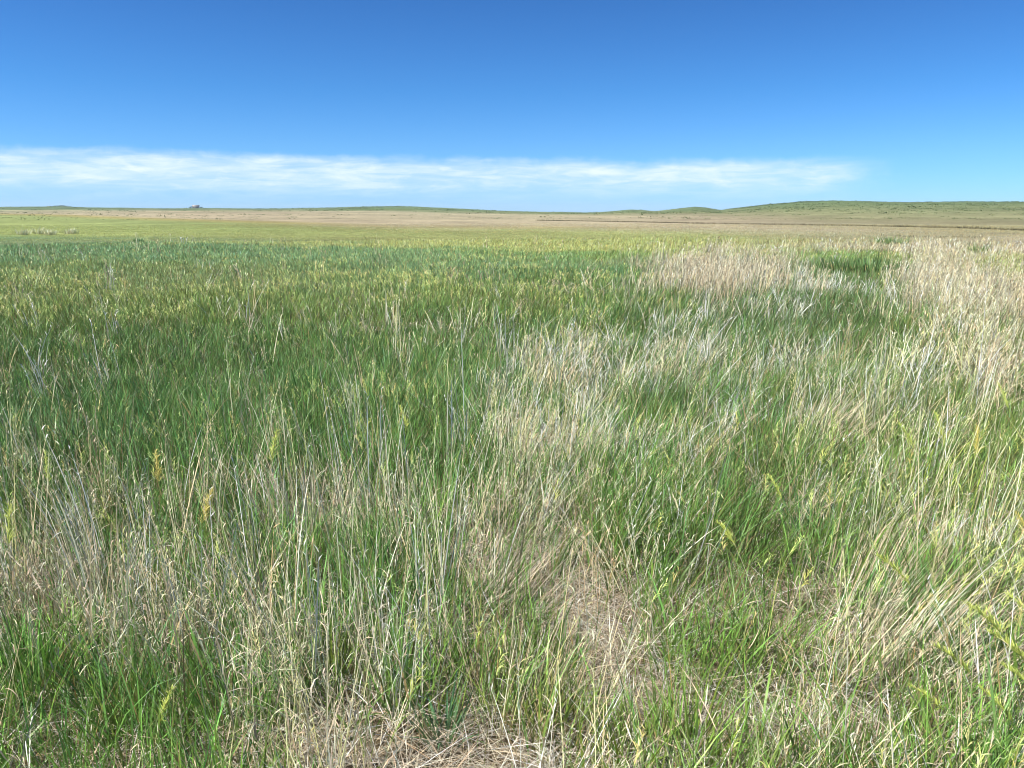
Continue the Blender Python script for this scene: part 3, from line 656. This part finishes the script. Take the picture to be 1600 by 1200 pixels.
bush('tree', 'larger low tree of the far left skyline', 'tree', 92, 322, 14, 1.8, 2400, group='trees on the far skyline')
bush('tree', 'smaller low tree at the right of the far left skyline clump', 'tree', 103, 322, 11, 1.4, 2400, group='trees on the far skyline')
bush('tree', 'tiny tree where the two far ridges meet right of centre', 'tree', 932, 332, 9, 3, 2200, group='trees on the far skyline')
for lab, u, v, n, h, rad, col in [
 ('tall green clump at the far end of the green strip at right', 1392, 386, 260, .40, .5, (98, 136, 74)),
 ('broad dark green clump left of its neighbour in the grey grass', 1345, 424, 900, .36, .95, (92, 128, 72)),
 ('small green clump by the yellow green patch at far right', 1528, 400, 90, .42, .2, (112, 142, 80)),
 ('tiny dark green clump in the teal grass at far left', 217, 378, 60, .2, .2, (100, 140, 88))]:
    clump('green_clump', lab, 'plant', u, v, n, h, .03, col, rad * .8, m=M_GREEN, dead=.03, splay=.6)
for k, (u, v, wv) in enumerate([(36, 367, 'leftmost'), (64, 366, 'second from left'), (78, 367, 'third from left'), (110, 366, 'rightmost')]):
    x, y = at(u, v, 0)
    clump('pale_grass_plume', 'pale silvery grass plume, %s of four on the far left meadow' % wv, 'grass plume', u, v, 130, [.42, .48, .36, .38][k], .035, (206, 208, 170), .22, m=M_DRY, dead=0, lean=(60, .12), group='pale plumes on the far left meadow')

# ------------------------------------------------------------------ farm building on the far skyline
def mat_plain(name, c, rough=.8):
    m = bpy.data.materials.new(name); m.use_nodes = True; t = m.node_tree; p = t.nodes['Principled BSDF']
    nz = node(t, 'ShaderNodeTexNoise'); nz.inputs['Scale'].default_value = .8; cr = node(t, 'ShaderNodeMix', data_type='RGBA')
    t.links.new(nz.outputs[0], cr.inputs['Factor']); cr.inputs['A'].default_value = (*[q * .85 for q in c], 1); cr.inputs['B'].default_value = (*[min(1, q * 1.15) for q in c], 1)
    t.links.new(cr.outputs['Result'], p.inputs['Base Color']); p.inputs['Roughness'].default_value = rough; return m
def boxes(name, bs, m, parent):
    V = []; T = []
    for (x0, x1, y0, y1, z0, z1) in bs:
        k = len(V); V += [(x, y, z) for z in (z0, z1) for y in (y0, y1) for x in (x0, x1)]
        T += [tuple(k + i for i in f) for f in ((0, 2, 3, 1), (4, 5, 7, 6), (0, 1, 5, 4), (2, 6, 7, 3), (0, 4, 6, 2), (1, 3, 7, 5))]
    return put(name, np.array(V, float), np.array(T), None, m, parent)
dx, dy, dz = ray(306, 323); q = 2400 / math.hypot(dx, dy); bx, by = float(dx * q), float(dy * q); bz = float(ground(bx, by))
barn = thing('farm_building', 'small grey brown farm building alone on the far left skyline', 'building', (bx, by, bz)); barn.rotation_euler.z = R(22)
boxes('wall', [(-9, 9, -5, 5, -1, 5.2)], mat_plain('weathered_board', (.16, .14, .12)), barn)
V = [(-9.6, -5.8, 5.2), (9.6, -5.8, 5.2), (9.6, 0, 9.2), (-9.6, 0, 9.2), (-9.6, 5.8, 5.2), (9.6, 5.8, 5.2)]
rf = put('roof', np.array(V, float), np.array([(0, 1, 2, 3), (3, 2, 5, 4), (0, 3, 4, 4), (1, 5, 2, 2)])[:2], None, mat_plain('tin_roof', (.22, .2, .19), .5), barn)
sl = rf.modifiers.new('thickness', 'SOLIDIFY'); sl.thickness = .25
put('gable', np.array([(-8.9, -5, 5.2), (-8.9, 5, 5.2), (-8.9, 0, 8.8), (8.9, -5, 5.2), (8.9, 5, 5.2), (8.9, 0, 8.8)], float), np.array([(0, 2, 1), (3, 4, 5)]), None, bpy.data.materials['weathered_board'], barn)
dr = boxes('door', [(-2, 2, -5.12, -5.003, -1, 3.8)], mat_plain('door_board', (.10, .08, .07)), barn)
for wx in (-6, 5.5): 
    f = boxes('window', [(wx - .9, wx + .9, -5.1, -5.003, 1.5, 3.1)], mat_plain('window_frame', (.5, .5, .48)), barn); boxes('pane', [(wx - .7, wx + .7, -5.13, -5.103, 1.7, 2.9)], mat_plain('dark_glass', (.04, .05, .06), .1), f)

# ------------------------------------------------------------------ thin air haze over the plain
HZ = 0.00008
hz = boxes('haze', [(-5200, 5200, -5200, 5200, -75, 40)], None, None) if HZ else None
if hz:
    hm = bpy.data.materials.new('haze'); hm.use_nodes = True; t = hm.node_tree
    for n in list(t.nodes): t.nodes.remove(n)
    o_ = node(t, 'ShaderNodeOutputMaterial'); pv = node(t, 'ShaderNodeVolumePrincipled'); pv.inputs['Color'].default_value = (.72, .86, 1, 1); pv.inputs['Density'].default_value = HZ
    t.links.new(pv.outputs[0], o_.inputs['Volume']); hz.data.materials.append(hm); hz['kind'] = 'stuff'; hz['label'] = 'thin pale haze over the plain'
